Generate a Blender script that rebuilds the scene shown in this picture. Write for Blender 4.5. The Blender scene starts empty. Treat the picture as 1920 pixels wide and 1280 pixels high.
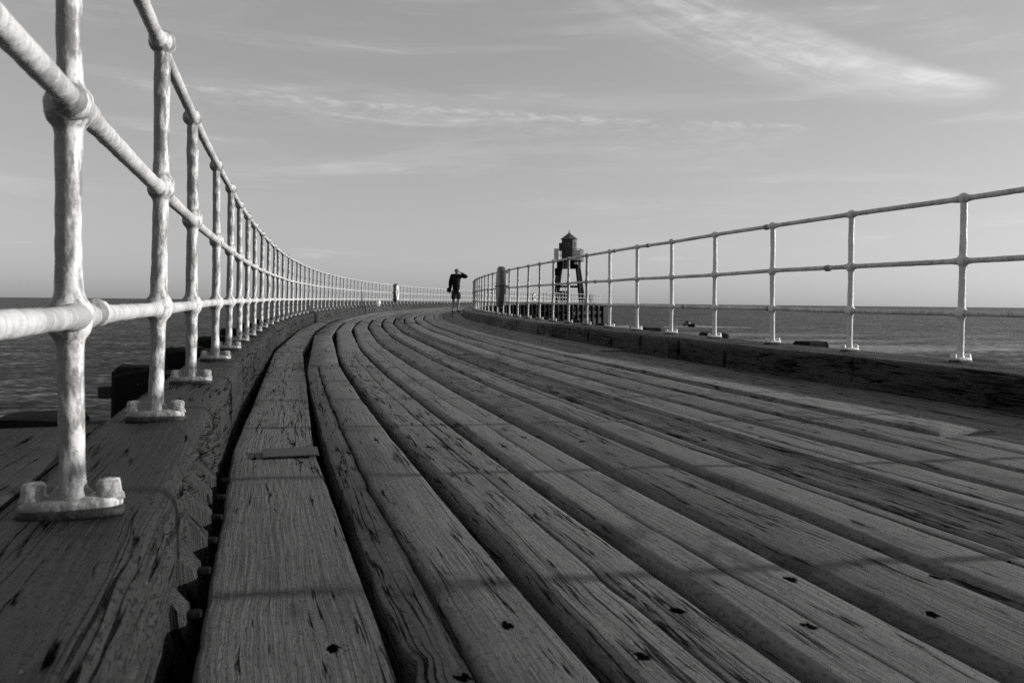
import bpy, math, random
import numpy as np
from mathutils import Vector, Matrix
random.seed(7); rng=np.random.RandomState(11)
C=bpy.context.scene.collection
CZ=6.0                                   # eye height above the sea
# ------------------------------------------------------------------ noise
_T=np.random.RandomState(3).rand(256,256)
def vn(x,y):
    x=np.asarray(x,float);y=np.asarray(y,float)
    xi=np.floor(x).astype(int);yi=np.floor(y).astype(int);fx=x-xi;fy=y-yi
    fx=fx*fx*(3-2*fx);fy=fy*fy*(3-2*fy)
    a=_T[xi%256,yi%256];b=_T[(xi+1)%256,yi%256];c=_T[xi%256,(yi+1)%256];d=_T[(xi+1)%256,(yi+1)%256]
    return (a+(b-a)*fx+(c-a)*fy+(a-b-c+d)*fx*fy)*2-1
def fbm(x,y,o=3):
    s=0;a=1.;t=0
    for i in range(o): s=s+a*vn(np.asarray(x)*2**i+17*i,np.asarray(y)*2**i+31*i);t+=a;a*=.5
    return s/t
# ------------------------------------------------------------------ pier line
X0,Y0,H0,K0,K1,K2,K3,S,SR,PH,W,CAM,G,F,H2=[-0.65864,1.22324,-0.29851,0.00853,0.0003,0.00124,-0.00104,0.91207,0.93623,2.40158,4.16781,0.31315,0.00295,1500.,-0.01861]
UE=85.0
_u=np.linspace(-12,110,4881);_du=_u[1]-_u[0]
_t=np.minimum(_u,60)/30;_k=K0+K1*_t+K2*_t**2+K3*_t**3;_k=np.where(_u>56,.0095,_k)
_h=np.cumsum(_k*_du);_h=_h-np.interp(0,_u,_h)+H0
_X=np.cumsum(np.sin(_h)*_du);_Y=np.cumsum(np.cos(_h)*_du)
_X=_X-np.interp(0,_u,_X)+X0;_Y=_Y-np.interp(0,_u,_Y)+Y0
_XR=_X+W*np.cos(_h);_YR=_Y-W*np.sin(_h)
_ul=np.concatenate([[0],np.cumsum(np.hypot(np.diff(_XR),np.diff(_YR)))]);_ul-=np.interp(0,_u,_ul)
def head(u): return np.interp(u,_u,_h)
def pos(u,o,z=0.):
    """u metres along the pier, o metres right of the left railing line, z above eye level"""
    x=np.interp(u,_u,_X);y=np.interp(u,_u,_Y);h=np.interp(u,_u,_h)
    return np.stack(np.broadcast_arrays(x+o*np.cos(h),y-o*np.sin(h),np.asarray(z)+CZ),-1)
def kz(u): return -CAM+G*np.asarray(u)       # kerb top
def dz(u): return -.52+G*np.asarray(u)       # deck top
def uR(ul): return np.interp(ul,_ul,_u)
TH=.0103
def px(p):
    a=p[0]/p[1]*F;b=(p[2]-CZ)/p[1]*F;c,s=math.cos(TH),math.sin(TH)
    return 960+a*c+b*s,566.8-(b*c-a*s)
# ------------------------------------------------------------------ mesh helpers
class MB:
    def __init__(s): s.v=[];s.f=[];s.uv=[];s.n=0;s.tone=[];s.uv2=[]
    def add(s,v,f,uv=None,tone=0.,uv2=None):
        v=np.asarray(v,float).reshape(-1,3)
        s.v.append(v);s.f+= [tuple(i+s.n for i in q) for q in f]
        s.uv.append(np.zeros((len(v),2)) if uv is None else np.asarray(uv,float).reshape(-1,2))
        s.tone.append(np.full(len(v),tone,float) if np.isscalar(tone) else np.asarray(tone).reshape(-1))
        s.uv2.append(np.full((len(v),2),-9.) if uv2 is None else np.asarray(uv2,float).reshape(-1,2));s.n+=len(v);return s
    def grid(s,P,UV=None,closed=False,caps=False,tone=0.,uv2=None):
        n,m=P.shape[:2];f=[]
        mm=m if closed else m-1
        for i in range(n-1):
            for j in range(mm):
                k=(j+1)%m
                f.append((i*m+j,(i+1)*m+j,(i+1)*m+k,i*m+k))
        if caps: f.append(tuple(range(m)));f.append(tuple((n-1)*m+j for j in reversed(range(m))))
        if UV is None:
            UV=np.zeros((n,m,2));UV[...,0]=np.arange(n)[:,None]*.05;UV[...,1]=np.arange(m)[None]*.02
        return s.add(P,f,UV,tone,uv2)
    def box(s,M,sx,sy,sz,bev=0.):
        """box of half sizes at matrix M, chamfered"""
        bm_v=[];b=min(bev,sx*.9,sy*.9,sz*.9)
        if b<=0:
            V=[(x*sx,y*sy,z*sz) for x in(-1,1) for y in(-1,1) for z in(-1,1)]
            Fc=[(0,1,3,2),(4,6,7,5),(0,4,5,1),(2,3,7,6),(0,2,6,4),(1,5,7,3)]
        else:
            V=[];rings=[]
            for z,q in ((-sz,b),(-sz+b,0),(sz-b,0),(sz,b)):
                r=[]
                for cx,cy in ((1,1),(-1,1),(-1,-1),(1,-1)):
                    ax=sx-q;ay=sy-q
                    p=[(cx*ax,cy*(ay-b)),(cx*(ax-b),cy*ay)]
                    if cx*cy<0:p=p[::-1]
                    for w in p:r.append(len(V));V.append((w[0],w[1],z))
                rings.append(r)
            Fc=[tuple(reversed(rings[0])),tuple(rings[3])]
            for a,c in zip(rings,rings[1:]):
                for j in range(8):Fc.append((a[j],a[(j+1)%8],c[(j+1)%8],c[j]))
        V=np.array([tuple(M@Vector(v)) for v in V])
        L=np.array([tuple(v) for v in V])
        uv=np.stack([L[:,1]+L[:,2],L[:,0]+L[:,2]*.3],-1)
        return s.add(V,Fc,uv)
    def tube(s,pts,rad,seg=10,up=None,caps=True,uvu=None):
        pts=np.asarray(pts,float);n=len(pts);rad=np.broadcast_to(np.asarray(rad,float),(n,)) if np.ndim(rad)<2 else rad
        T=np.gradient(pts,axis=0);T/=np.linalg.norm(T,axis=1)[:,None]+1e-12
        ref=np.array([0,0,1.]) if abs(T[0,2])<.9 else np.array([1.,0,0])
        A=np.cross(T,ref);A/=np.linalg.norm(A,axis=1)[:,None];B=np.cross(A,T)
        a=np.arange(seg)/seg*2*np.pi
        R=rad if np.ndim(rad)==2 else rad[:,None]*np.ones(seg)
        P=pts[:,None]+R[...,None]*(np.cos(a)[None,:,None]*A[:,None]+np.sin(a)[None,:,None]*B[:,None])
        L=np.concatenate([[0],np.cumsum(np.linalg.norm(np.diff(pts,axis=0),axis=1))]) if uvu is None else uvu
        UV=np.zeros((n,seg,2));UV[...,0]=L[:,None];UV[...,1]=a[None]*.02
        return s.grid(P[:,::-1],UV,closed=True,caps=caps)
    def build(s,name,mat,parent=None,origin=(0,0,0),smooth=True,angle=None):
        me=bpy.data.meshes.new(name);V=np.concatenate(s.v)-np.array(origin)
        me.from_pydata(V.tolist(),[],s.f);UV=np.concatenate(s.uv)
        ul=me.uv_layers.new(name='UVMap');li=np.empty(len(me.loops),int);me.loops.foreach_get('vertex_index',li)
        ul.data.foreach_set('uv',UV[li].astype(np.float32).ravel())
        if name=='boardwalk': me.uv_layers.new(name='Board').data.foreach_set('uv',np.concatenate(s.uv2)[li].astype(np.float32).ravel())
        at=me.attributes.new('tone','FLOAT','POINT');at.data.foreach_set('value',np.concatenate(s.tone).astype(np.float32))
        if smooth: me.polygons.foreach_set('use_smooth',[True]*len(me.polygons))
        if angle: me.set_sharp_from_angle(angle=math.radians(angle))
        me.materials.append(mat);me.update()
        o=bpy.data.objects.new(name,me);C.objects.link(o);o.location=origin
        if parent is not None:
            o.parent=parent;o.location=Vector(origin)-parent.location if parent.parent is None else Vector(origin)
        return o
def empty(name,loc):
    o=bpy.data.objects.new(name,None);C.objects.link(o);o.location=loc;o.empty_display_size=.2;return o
def tag(o,label=None,cat=None,group=None,kind=None):
    for k,v in (('label',label),('category',cat),('group',group),('kind',kind)):
        if v:o[k]=v
    return o
def Mx(loc,rz=0.,rx=0.,ry=0.):
    return Matrix.Translation(Vector(loc))@Matrix.Rotation(rz,4,'Z')@Matrix.Rotation(ry,4,'Y')@Matrix.Rotation(rx,4,'X')
# ------------------------------------------------------------------ materials
class NT:
    def __init__(s,tree): s.t=tree;s.n=tree.nodes;s.l=tree.links
    def val(s,sock,v):
        if isinstance(v,bpy.types.NodeSocket): s.l.new(v,sock)
        else: sock.default_value=v
    def m(s,op,a,b=None,c=None,clamp=False):
        n=s.n.new('ShaderNodeMath');n.operation=op;n.use_clamp=clamp;s.val(n.inputs[0],a)
        if b is not None:s.val(n.inputs[1],b)
        if c is not None:s.val(n.inputs[2],c)
        return n.outputs[0]
    def mr(s,v,a,b,c=0.,d=1.,smooth=True):
        n=s.n.new('ShaderNodeMapRange');n.interpolation_type='SMOOTHSTEP' if smooth else 'LINEAR'
        s.val(n.inputs[0],v)
        for i,q in enumerate((a,b,c,d)):s.val(n.inputs[i+1],q)
        return n.outputs[0]
    def comb(s,x,y,z=0.):
        n=s.n.new('ShaderNodeCombineXYZ');s.val(n.inputs[0],x);s.val(n.inputs[1],y);s.val(n.inputs[2],z);return n.outputs[0]
    def sep(s,v):
        n=s.n.new('ShaderNodeSeparateXYZ');s.l.new(v,n.inputs[0]);return n.outputs
    def noise(s,vec,scale=1.,detail=2.,rough=.5,dist=0.):
        n=s.n.new('ShaderNodeTexNoise');s.l.new(vec,n.inputs['Vector']);n.inputs['Scale'].default_value=scale
        n.inputs['Detail'].default_value=detail;n.inputs['Roughness'].default_value=rough;n.inputs['Distortion'].default_value=dist
        return n.outputs[0]
    def grey(s,f):
        n=s.n.new('ShaderNodeCombineColor')
        for i in range(3):s.val(n.inputs[i],f)
        return n.outputs[0]
def newmat(name,rough=.6,metal=0.,spec=.5):
    m=bpy.data.materials.new(name);m.use_nodes=True;t=NT(m.node_tree);b=m.node_tree.nodes['Principled BSDF']
    b.inputs['Roughness'].default_value=rough;b.inputs['Metallic'].default_value=metal;b.inputs['Specular IOR Level'].default_value=spec
    return m,t,b
def bump(t,b,h,dist,strength=1.):
    n=t.n.new('ShaderNodeBump');n.inputs['Distance'].default_value=dist;n.inputs['Strength'].default_value=strength
    t.l.new(h,n.inputs['Height']);t.l.new(n.outputs[0],b.inputs['Normal'])
def wood(name,lo,hi,check=1.,grain=1.,rough=.62,spec=.35,stain=.5,bd=.004,holes=False,pit=.35):
    m,t,b=newmat(name,rough,0,spec)
    uv=t.n.new('ShaderNodeUVMap').outputs[0];x,y,_=t.sep(uv)
    at=t.n.new('ShaderNodeAttribute');at.attribute_name='tone';tone=at.outputs['Fac']
    at2=t.m('MULTIPLY',tone,37.3)
    # grain lines bend round knots
    wx=t.noise(t.comb(t.m('MULTIPLY',x,1.3),t.m('MULTIPLY',y,6.)),1,2,.5)
    yw=t.m('MULTIPLY_ADD',t.m('SUBTRACT',wx,.5),.035,y)
    fine=t.noise(t.comb(t.m('MULTIPLY',x,7.),t.m('MULTIPLY',yw,330.)),1,4,.65)
    mid=t.noise(t.comb(t.m('MULTIPLY',x,2.6),t.m('MULTIPLY',yw,110.)),1,4,.6)
    ring=t.m('SINE',t.m('MULTIPLY_ADD',yw,420.,t.m('MULTIPLY',t.noise(t.comb(t.m('MULTIPLY',x,1.1),t.m('MULTIPLY',y,4.)),1,1,.5),55.)))
    # checks: short deep splits with the grain, in patches
    cn=t.noise(t.comb(t.m('MULTIPLY',x,7.),t.m('MULTIPLY',yw,170.),at2),1,5,.68,.35)
    patch=t.noise(t.comb(t.m('MULTIPLY',x,.9),t.m('MULTIPLY',y,5.),at2),1,2,.5)
    pm=t.m('FRACT',t.m('MULTIPLY',t.m('ROUND',t.m('MULTIPLY',tone,400.)),.3719));pm=t.mr(pm,0.,1.,-.5,.9,False)
    patch=t.m('MULTIPLY_ADD',pm,.16,patch)
    th=t.m('MULTIPLY_ADD',t.mr(patch,.42,.72),.14*check,.262)
    chk=t.mr(t.m('SUBTRACT',th,cn),-.02,.05)
    cl_=t.noise(t.comb(t.m('MULTIPLY',x,2.6),t.m('MULTIPLY',yw,58.),at2),1,4,.55)
    gate=t.noise(t.comb(t.m('MULTIPLY',x,3.6),t.m('MULTIPLY',yw,34.),t.m('ADD',at2,9.)),1,3,.6)
    gth=t.m('MULTIPLY_ADD',t.mr(patch,.36,.72),-.17*check,.61)
    line=t.m('MULTIPLY',t.mr(t.m('ABSOLUTE',t.m('SUBTRACT',cl_,.5)),.012,.05,1.,0.),t.mr(t.m('SUBTRACT',gate,gth),0.,.06))
    chk=t.m('MAXIMUM',chk,line)
    # long shakes
    ln=t.noise(t.comb(t.m('MULTIPLY',x,.35),t.m('MULTIPLY',yw,16.),at2),1,3,.6)
    shake=t.mr(t.m('ABSOLUTE',t.m('SUBTRACT',ln,.56)),.005,.012,.9,0.)
    shake=t.m('MULTIPLY',shake,t.mr(patch,.45,.55))
    deep=t.m('MAXIMUM',chk,shake)
    low=t.noise(t.comb(t.m('MULTIPLY',x,.8),t.m('MULTIPLY',y,6.)),1,4,.6)
    spot=t.noise(t.comb(t.m('MULTIPLY',x,12.),t.m('MULTIPLY',y,22.)),1,3,.6)
    f=t.m('ADD',t.m('MULTIPLY',low,.75),t.m('MULTIPLY',fine,.85*grain))
    f=t.m('ADD',f,t.m('MULTIPLY',mid,.75*grain));f=t.m('ADD',f,t.m('MULTIPLY',ring,.045*grain))
    f=t.m('ADD',f,t.m('MULTIPLY',t.m('SUBTRACT',tone,.5),.95));f=t.m('ADD',f,t.m('MULTIPLY',t.m('SUBTRACT',spot,.5),.35))
    f=t.mr(f,.78,1.72,0.,1.,False)
    col=t.m('MULTIPLY_ADD',f,hi-lo,lo)
    st=t.mr(t.noise(t.comb(t.m('MULTIPLY',x,2.6),t.m('MULTIPLY',y,5.5),at2),1,4,.65),.56,.68)
    col=t.m('MULTIPLY',col,t.m('SUBTRACT',1.,t.m('MULTIPLY',st,stain)))
    col=t.m('MULTIPLY',col,t.m('SUBTRACT',1.,t.m('MULTIPLY',deep,.85)))
    pt_=t.noise(t.comb(t.m('MULTIPLY',x,55.),t.m('MULTIPLY',y,95.)),1,4,.7)
    pits=t.mr(pt_,.36,.46,1.,0.);col=t.m('MULTIPLY',col,t.m('SUBTRACT',1.,t.m('MULTIPLY',pits,pit)))
    # specks of lichen / droppings
    sp=t.mr(t.noise(t.comb(t.m('MULTIPLY',x,38.),t.m('MULTIPLY',y,60.)),1,1,.4),.80,.83)
    col=t.m('MULTIPLY_ADD',sp,.12,col)
    hole=None
    if holes:   # bolts set in holes, two to a board over every bearer
        u2=t.n.new('ShaderNodeUVMap');u2.uv_map='Board';X_,Y_,_=t.sep(u2.outputs[0])
        q=t.m('DIVIDE',t.m('ADD',X_,19.75),1.7);cell=t.m('FLOOR',q);fx=t.m('MULTIPLY',t.m('SUBTRACT',t.m('SUBTRACT',q,cell),.5),1.7)
        wn=t.n.new('ShaderNodeTexWhiteNoise');wn.noise_dimensions='3D';t.l.new(t.comb(cell,t.m('ROUND',t.m('MULTIPLY',tone,400.)),3.),wn.inputs['Vector']);rc=t.n.new('ShaderNodeSeparateColor');t.l.new(wn.outputs['Color'],rc.inputs[0])
        jt=t.noise(t.comb(t.m('MULTIPLY',x,60.),t.m('MULTIPLY',y,90.)),1,3,.6)
        hs=[]
        for k,(du,fc) in enumerate(((-.10,.075),(.09,.20))):
            dx=t.m('SUBTRACT',t.m('ADD',fx,t.m('MULTIPLY',t.m('SUBTRACT',rc.outputs[k],.5),.10)),du);dy=t.m('SUBTRACT',t.m('ADD',Y_,t.m('MULTIPLY',t.m('SUBTRACT',rc.outputs[1-k],.5),.05)),fc)
            r_=t.m('SQRT',t.m('ADD',t.m('MULTIPLY',t.m('MULTIPLY',dx,dx),.6),t.m('MULTIPLY',dy,dy)))
            r_=t.m('SUBTRACT',r_,t.m('MULTIPLY',t.m('SUBTRACT',jt,.5),.034))
            hs.append(t.m('MULTIPLY',t.mr(r_,.009,.014,1.,0.),t.m('GREATER_THAN',rc.outputs[2],.1)))
            # splits running out of the hole
            hs.append(t.m('MULTIPLY',t.m('MULTIPLY',t.mr(t.m('ABSOLUTE',t.m('SUBTRACT',dy,t.m('MULTIPLY',t.m('SUBTRACT',jt,.5),.012))),.0012,.0028,1.,0.),t.mr(t.m('ABSOLUTE',dx),.04,.12,1.,0.)),t.m('GREATER_THAN',rc.outputs[2],.5)))
        hole=hs[0]
        for q in hs[1:]: hole=t.m('MAXIMUM',hole,q)
        col=t.m('MULTIPLY',col,t.m('SUBTRACT',1.,t.m('MULTIPLY',hole,.97)))
    t.l.new(t.grey(col),b.inputs['Base Color'])
    h=t.m('ADD',t.m('MULTIPLY',fine,.30*grain),t.m('MULTIPLY',mid,.55*grain))
    h=t.m('ADD',h,t.m('MULTIPLY',ring,.03*grain));h=t.m('SUBTRACT',h,t.m('MULTIPLY',deep,1.0))
    h=t.m('ADD',h,t.m('MULTIPLY',low,.4));h=t.m('ADD',h,t.m('MULTIPLY',spot,.12));h=t.m('SUBTRACT',h,t.m('MULTIPLY',pits,pit*.8))
    if hole is not None:h=t.m('SUBTRACT',h,t.m('MULTIPLY',hole,.5))
    bump(t,b,h,bd,1.)
    dk=deep if hole is None else t.m('MAXIMUM',deep,hole)
    t.l.new(t.m('MULTIPLY',t.m('SUBTRACT',1.,dk),spec),b.inputs['Specular IOR Level'])
    t.l.new(t.mr(fine,.3,.7,rough-.1,rough+.15),b.inputs['Roughness'])
    return m
M_deck=wood('weathered_deck_timber',.045,.205,.72,holes=True,bd=.0055)
M_kerb=wood('kerb_timber',.008,.052,.75,1.,.6,.30,.8,.010,pit=.8)
M_tar=wood('tarred_timber',.005,.018,.5,.6,.75,.12,.6,.005)
def paint(name,base=.60,dirt=.30,seed=0.,rings=False,amt=.5,shade_side=False):
    m,t,b=newmat(name,.32,0,.5)
    tc=t.n.new('ShaderNodeTexCoord').outputs['Object'];x,y,z=t.sep(tc)
    v=t.comb(t.m('ADD',x,seed),y,z)
    a=t.noise(v,22.,4,.6);c=t.noise(t.comb(t.m('MULTIPLY',x,60.),t.m('MULTIPLY',y,60.),t.m('MULTIPLY',z,18.)),1,4,.65)
    big=t.noise(v,5.,3,.6)
    d=t.mr(t.m('ADD',t.m('MULTIPLY',c,.6),t.m('MULTIPLY',big,.55)),.52,.66)
    d2=t.mr(t.noise(v,90.,3,.7),.60,.70)
    if shade_side: d=t.mr(t.m('ADD',t.m('ADD',t.m('MULTIPLY',c,.6),t.m('MULTIPLY',big,.55)),t.mr(x,-.022,.006,.14,-.03)),.48,.61)  # seaward grime, with the shaded side's darkness put into the colour
    d=t.m('MAXIMUM',t.m('MULTIPLY',d,amt),t.m('MULTIPLY',d2,amt*.8))
    t.l.new(t.grey(t.m('MULTIPLY_ADD',d,dirt-base,base)),b.inputs['Base Color'])
    lump=t.noise(v,70.,3,.55);fine=t.noise(v,240.,2,.5)
    h=t.m('ADD',t.m('MULTIPLY',lump,.9),t.m('MULTIPLY',fine,.06));h=t.m('ADD',h,t.m('MULTIPLY',a,.5))
    if rings:
        uv=t.n.new('ShaderNodeUVMap').outputs[0];ux,uy,_=t.sep(uv)
        r=t.noise(t.comb(t.m('MULTIPLY',ux,42.),t.m('MULTIPLY',uy,8.)),1,2,.5);h=t.m('ADD',h,t.m('MULTIPLY',r,.9))
    bump(t,b,h,.0022,1.)
    t.l.new(t.mr(a,.35,.65,.42,.62),b.inputs['Roughness'])
    return m
M_post=paint('thick_white_paint',.62,.10,0,False,.85,True)
M_post2=paint('cleaner_white_paint',.60,.2,7.,False,.3)
M_rail=paint('white_rail_paint',.55,.2,3.,True,.6)
def plain(name,c,rough=.6,metal=0.,var=.3,scale=12.,bd=.002,spec=.5):
    m,t,b=newmat(name,rough,metal,spec)
    tc=t.n.new('ShaderNodeTexCoord').outputs['Object'];n=t.noise(tc,scale,4,.6)
    t.l.new(t.grey(t.m('MULTIPLY',t.m('MULTIPLY_ADD',t.m('SUBTRACT',n,.5),var*3,1.),c)),b.inputs['Base Color'])
    bump(t,b,n,bd);return m
M_iron=plain('rusty_iron',.02,.7,.3,.5,60.,.004)
M_plate=plain('chequer_plate',.045,.5,.5,.4,90.,.003)
M_black=plain('dark_cloth',.006,.9,0,.3,30.,.003,.2)
M_shorts=plain('shorts_cloth',.03,.9,0,.2,30.,.003,.2)
M_skin=plain('skin',.24,.5,0,.1,20.,.001)
M_hair=plain('short_hair',.12,.8,0,.3,90.,.003)
M_shoe=plain('shoe_leather',.012,.6,0,.2,30.,.001)
M_tower=plain('dark_painted_boards',.03,.6,0,.5,6.,.01)
M_lead=plain('roof_sheet',.06,.5,0,.4,5.,.01)
M_pale=plain('pale_painted_metal',.45,.5,0,.2,8.,.004)
M_ring=plain('buoy_case',.075,.45,0,.5,7.,.003)
M_white=plain('white_plastic',.72,.5,0,.12,9.,.004)
M_foam=plain('sea_foam',.5,.8,0,.5,3.,.05,.2)
M_conc=plain('wet_concrete',.02,.7,0,.5,1.5,.03)
# ------------------------------------------------------------------ boardwalk
bounds=[.156,.447,.735,1.004,1.27,1.53,1.79,2.03,2.29,2.54,2.82,3.11,3.42,3.745]
joint=[1.5,4.9,6.6,3.2,8.3,4.9,4.9,6.6,3.2,8.3,.75,4.9,6.6]
gapw=[.048,.038,.038,.036,.036,.034,.030,.028,.026,.016,.016,.009,.008]
tones=[.44,.52,.55,.60,.42,.55,.48,.60,.52,.58,.92,.50,.50]
UB0,UB1=-3.5,UE+.6
MD=MB()
def meander(u,k): return .007*fbm(u*1.1+k*9,u*0+k,2)+.004*fbm(u*5+k,u*0+k*3,3)
def plank(b,ua,ub,o0,o1,g0,g1,rise=0.,tone=.5,tilt=0.,thick=.075,rr=.02,waver=1.,sd=0,lm=None,rm=None,r2=.007,dm=.0022):
    """one board: straight between its ends, worn round edges, waving sides"""
    near=max(0,min(1,(16-ua)/8))
    st=.03 if ua<7 else (.07 if ua<18 else .2)
    n=max(6,int((ub-ua)/st));t=np.linspace(0,1,n);eu=ua+(ub-ua)*t
    e=.003
    A0=pos(ua+e,o0+g0/2);B0=pos(ub-e,o0+g0/2);A1=pos(ua+e,o1-g1/2);B1=pos(ub-e,o1-g1/2)
    Lf=A0+(B0-A0)*t[:,None];Rt=A1+(B1-A1)*t[:,None]
    if ub-ua>5.6 or lm is not None or rm is not None: Lf=pos(eu,o0+g0/2);Rt=pos(eu,o1-g1/2)
    lat=(Rt-Lf);wd=np.linalg.norm(lat,axis=1)[:,None];lat/=wd
    w1=fbm(eu*1.7+sd*7.3,sd*3.1+np.zeros(n),4)*.006*waver+np.maximum(0,fbm(eu*5+sd,sd+9.5+np.zeros(n),3)-.35)*.03*waver
    w1=w1+np.abs(fbm(eu*14+sd*2,sd+eu*0,3))*.005*waver
    w2=fbm(eu*1.7+sd*5.1,sd*2.7+50+np.zeros(n),4)*.005*waver
    if lm is not None: w1=meander(eu,lm)+np.maximum(0,fbm(eu*7+sd,sd+eu*0,3))*.004
    if rm is not None: w2=-meander(eu,rm)+np.maximum(0,fbm(eu*9+sd,sd+4+eu*0,3)-.1)*.008
    Lf=Lf+lat*w1[:,None];Rt=Rt-lat*w2[:,None]
    wm=wd.mean();
    # profile across: (fraction from left in metres, z)
    r=rr;an=np.radians([0,30,60,90])
    prof=[(0,-thick,0),(0.,-r*1.2,0)]+[(r*(1-np.cos(a)),-r*(1-np.sin(a)),0) for a in an[1:]]
    k=9
    prof+=[(r+(wm-r-r2)*(i/(k+1)),0,1) for i in range(1,k+1)]
    prof+=[(wm-r2*(1-np.cos(a)),-r2*(1-np.sin(a)),0) for a in an[::-1][:3]]+[(wm,-r2*1.2,0),(wm,-thick,0)]
    pr=np.array(prof);fr=pr[:,0]/wm
    P=Lf[:,None]+(Rt-Lf)[:,None]*fr[None,:,None]
    zb=dz(eu)
    dome=dm*(1-(2*fr-1)**2)
    U2,V2=np.meshgrid(eu,fr*wm+sd*1.37,indexing='ij')
    zn=fbm(U2*.8+sd*3.7,V2*6,3)*.0026+fbm(U2*5+sd,V2*26,2)*.0012*near
    endr=-.004*np.exp(-(t*(ub-ua)/.03))-.004*np.exp(-((1-t)*(ub-ua)/.03))
    Z=zb[:,None]+pr[None,:,1]+dome[None]+zn*(pr[None,:,1]>-.05)+rise+tilt*(fr[None]-.5)*wm+endr[:,None]
    P[...,2]=Z+CZ
    UV=np.zeros(P.shape[:2]+(2,));UV[...,0]=eu[:,None]-ua+sd*13.7%97
    sl=np.concatenate([[0],np.cumsum(np.hypot(np.diff(pr[:,0]),np.diff(pr[:,1])))])
    UV[...,1]=sl[None]+(sd*1.713)%7
    UB=np.zeros(UV.shape);UB[...,0]=eu[:,None];UB[...,1]=((fr*wm-r*0)+(o0-bounds[b])*1.)[None]-(1.-(pr[None,:,1]>-.02))*3
    MD.grid(P[:,::-1],UV[:,::-1],caps=False,tone=tone,uv2=UB[:,::-1])
    # end faces
    for i,fl in ((0,False),(n-1,True)):
        ring=P[i];q=tuple(range(len(ring)))
        MD.add(ring,[q if fl else q[::-1]],np.stack([ring[:,0]*.2,ring[:,2]],-1),tone)
sd=0
first={0:[1.5,6.7],1:[5.0],2:[6.7],3:[8.4],4:[9.2],5:[1.9,6.1],6:[6.1],7:[6.1],8:[9.3],9:[9.5],10:[1.2,5.9],11:[3.2,8.3],12:[1.2,6.6]}
for b in range(13):
    js=[UB0]+first[b]
    while js[-1]+5.1<UB1-.5: js.append(js[-1]+(5.1 if len(js)>3 else 5.1+rng.choice([0,.1,-.1])))
    js.append(UB1)
    for a,c in zip(js,js[1:]):
        sd+=1;tone=tones[b]+rng.uniform(-.16,.16) if a>4 else tones[b]+rng.uniform(-.05,.05)
        tilt=rng.uniform(-.02,.02);rise=rng.uniform(-.003,.003)+(-.004 if b>10 else 0)
        g0=gapw[b-1] if b else .0;g1=gapw[b]
        if a>4.8: g0=max(.01,g0+rng.uniform(-.004,.006));g1=max(.01,g1+rng.uniform(-.004,.006));rise=rng.uniform(-.006,.007)
        rr=.012 if b<2 else (.020 if b<4 else .028)
        r2=.007 if b<4 else .016
        if a>4.8: rr=max(rr,.026);g0+=.006;g1+=.006
        if b in(11,12): rr=.008;r2=.005
        if b==0: rr=.008;tilt=0
        if b==10 and 0<a<5: plank(b,a,c,bounds[b],bounds[b+1],g0,.008,.019,.95,.0,.1,.005,.5,sd);continue
        if b==10 and a>5: tone=min(.8,tone+.12)
        if b==1 and a<4.8:
            cr=.108
            for a2,c2 in((UB0,.92),(.92,5.0)):
                plank(b,a2,c2,bounds[b],bounds[b]+cr,g0,.004,rise-.004,tone-.08+rng.uniform(-.05,.05),-.02,.075,.006,1.,sd,None,1);sd+=1
            plank(b,a,c,bounds[b]+cr,bounds[b+1],.006,g1,rise+.002,tone,tilt,.075,.010,1.3,sd,1);continue
        if b in(4,6,8) and a<4: tilt=.035
        sp={(2,0):.15,(3,0):.13,(5,0):.19,(7,0):.1,(11,0):.12}.get((b,0 if a<4 and not(b==11 and a>0) else 1))
        if sp:
            m=2+b
            plank(b,a,c,bounds[b],bounds[b]+sp,g0,.0012,rise,tone,tilt,.075,rr,1.,sd,None,m,.003);sd+=1
            plank(b,a,c,bounds[b]+sp,bounds[b+1],.0012,g1,rise+tilt*.1,tone,tilt,.075,.003,1.,sd,m);continue
        plank(b,a,c,bounds[b],bounds[b+1],g0,g1,rise,tone,tilt,.075,rr,1.,sd,None,None,r2,.0045 if 3<b<11 else .0022)
deck=MD.build('boardwalk',M_deck,origin=(0,0,CZ-.52),angle=55)
tag(deck,'long curving boardwalk deck of weathered grey timber planks between the two kerbs','boardwalk',kind='structure')
# dark slab added below the boards to keep the gaps black
mb=MB();uu=np.arange(UB0,UB1,.5)
pr=[(.02,-.34),(.02,-.17),(1.3,-.17),(2.6,-.17),(4.1,-.17),(4.1,-.34)]
P=np.stack([pos(uu,o,dz(uu)+z) for o,z in pr],1)
UV=np.zeros(P.shape[:2]+(2,));UV[...,0]=uu[:,None];UV[...,1]=np.array([p[0] for p in pr])[None]
mb.grid(P[:,::-1],UV[:,::-1],closed=True,caps=True,tone=.3)
mb.build('gap_backing',M_tar,deck,origin=(0,0,CZ-.52),smooth=False)
# iron joint plate on the first board
mb=MB();u=1.42;h=float(head(u))
c=pos(u,.345,dz(u)+.0065);mb.box(Mx(c,-h),.09,.075,.003,.002)
mb.build('joint_plate',M_plate,deck,origin=tuple(c),angle=30)
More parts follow.
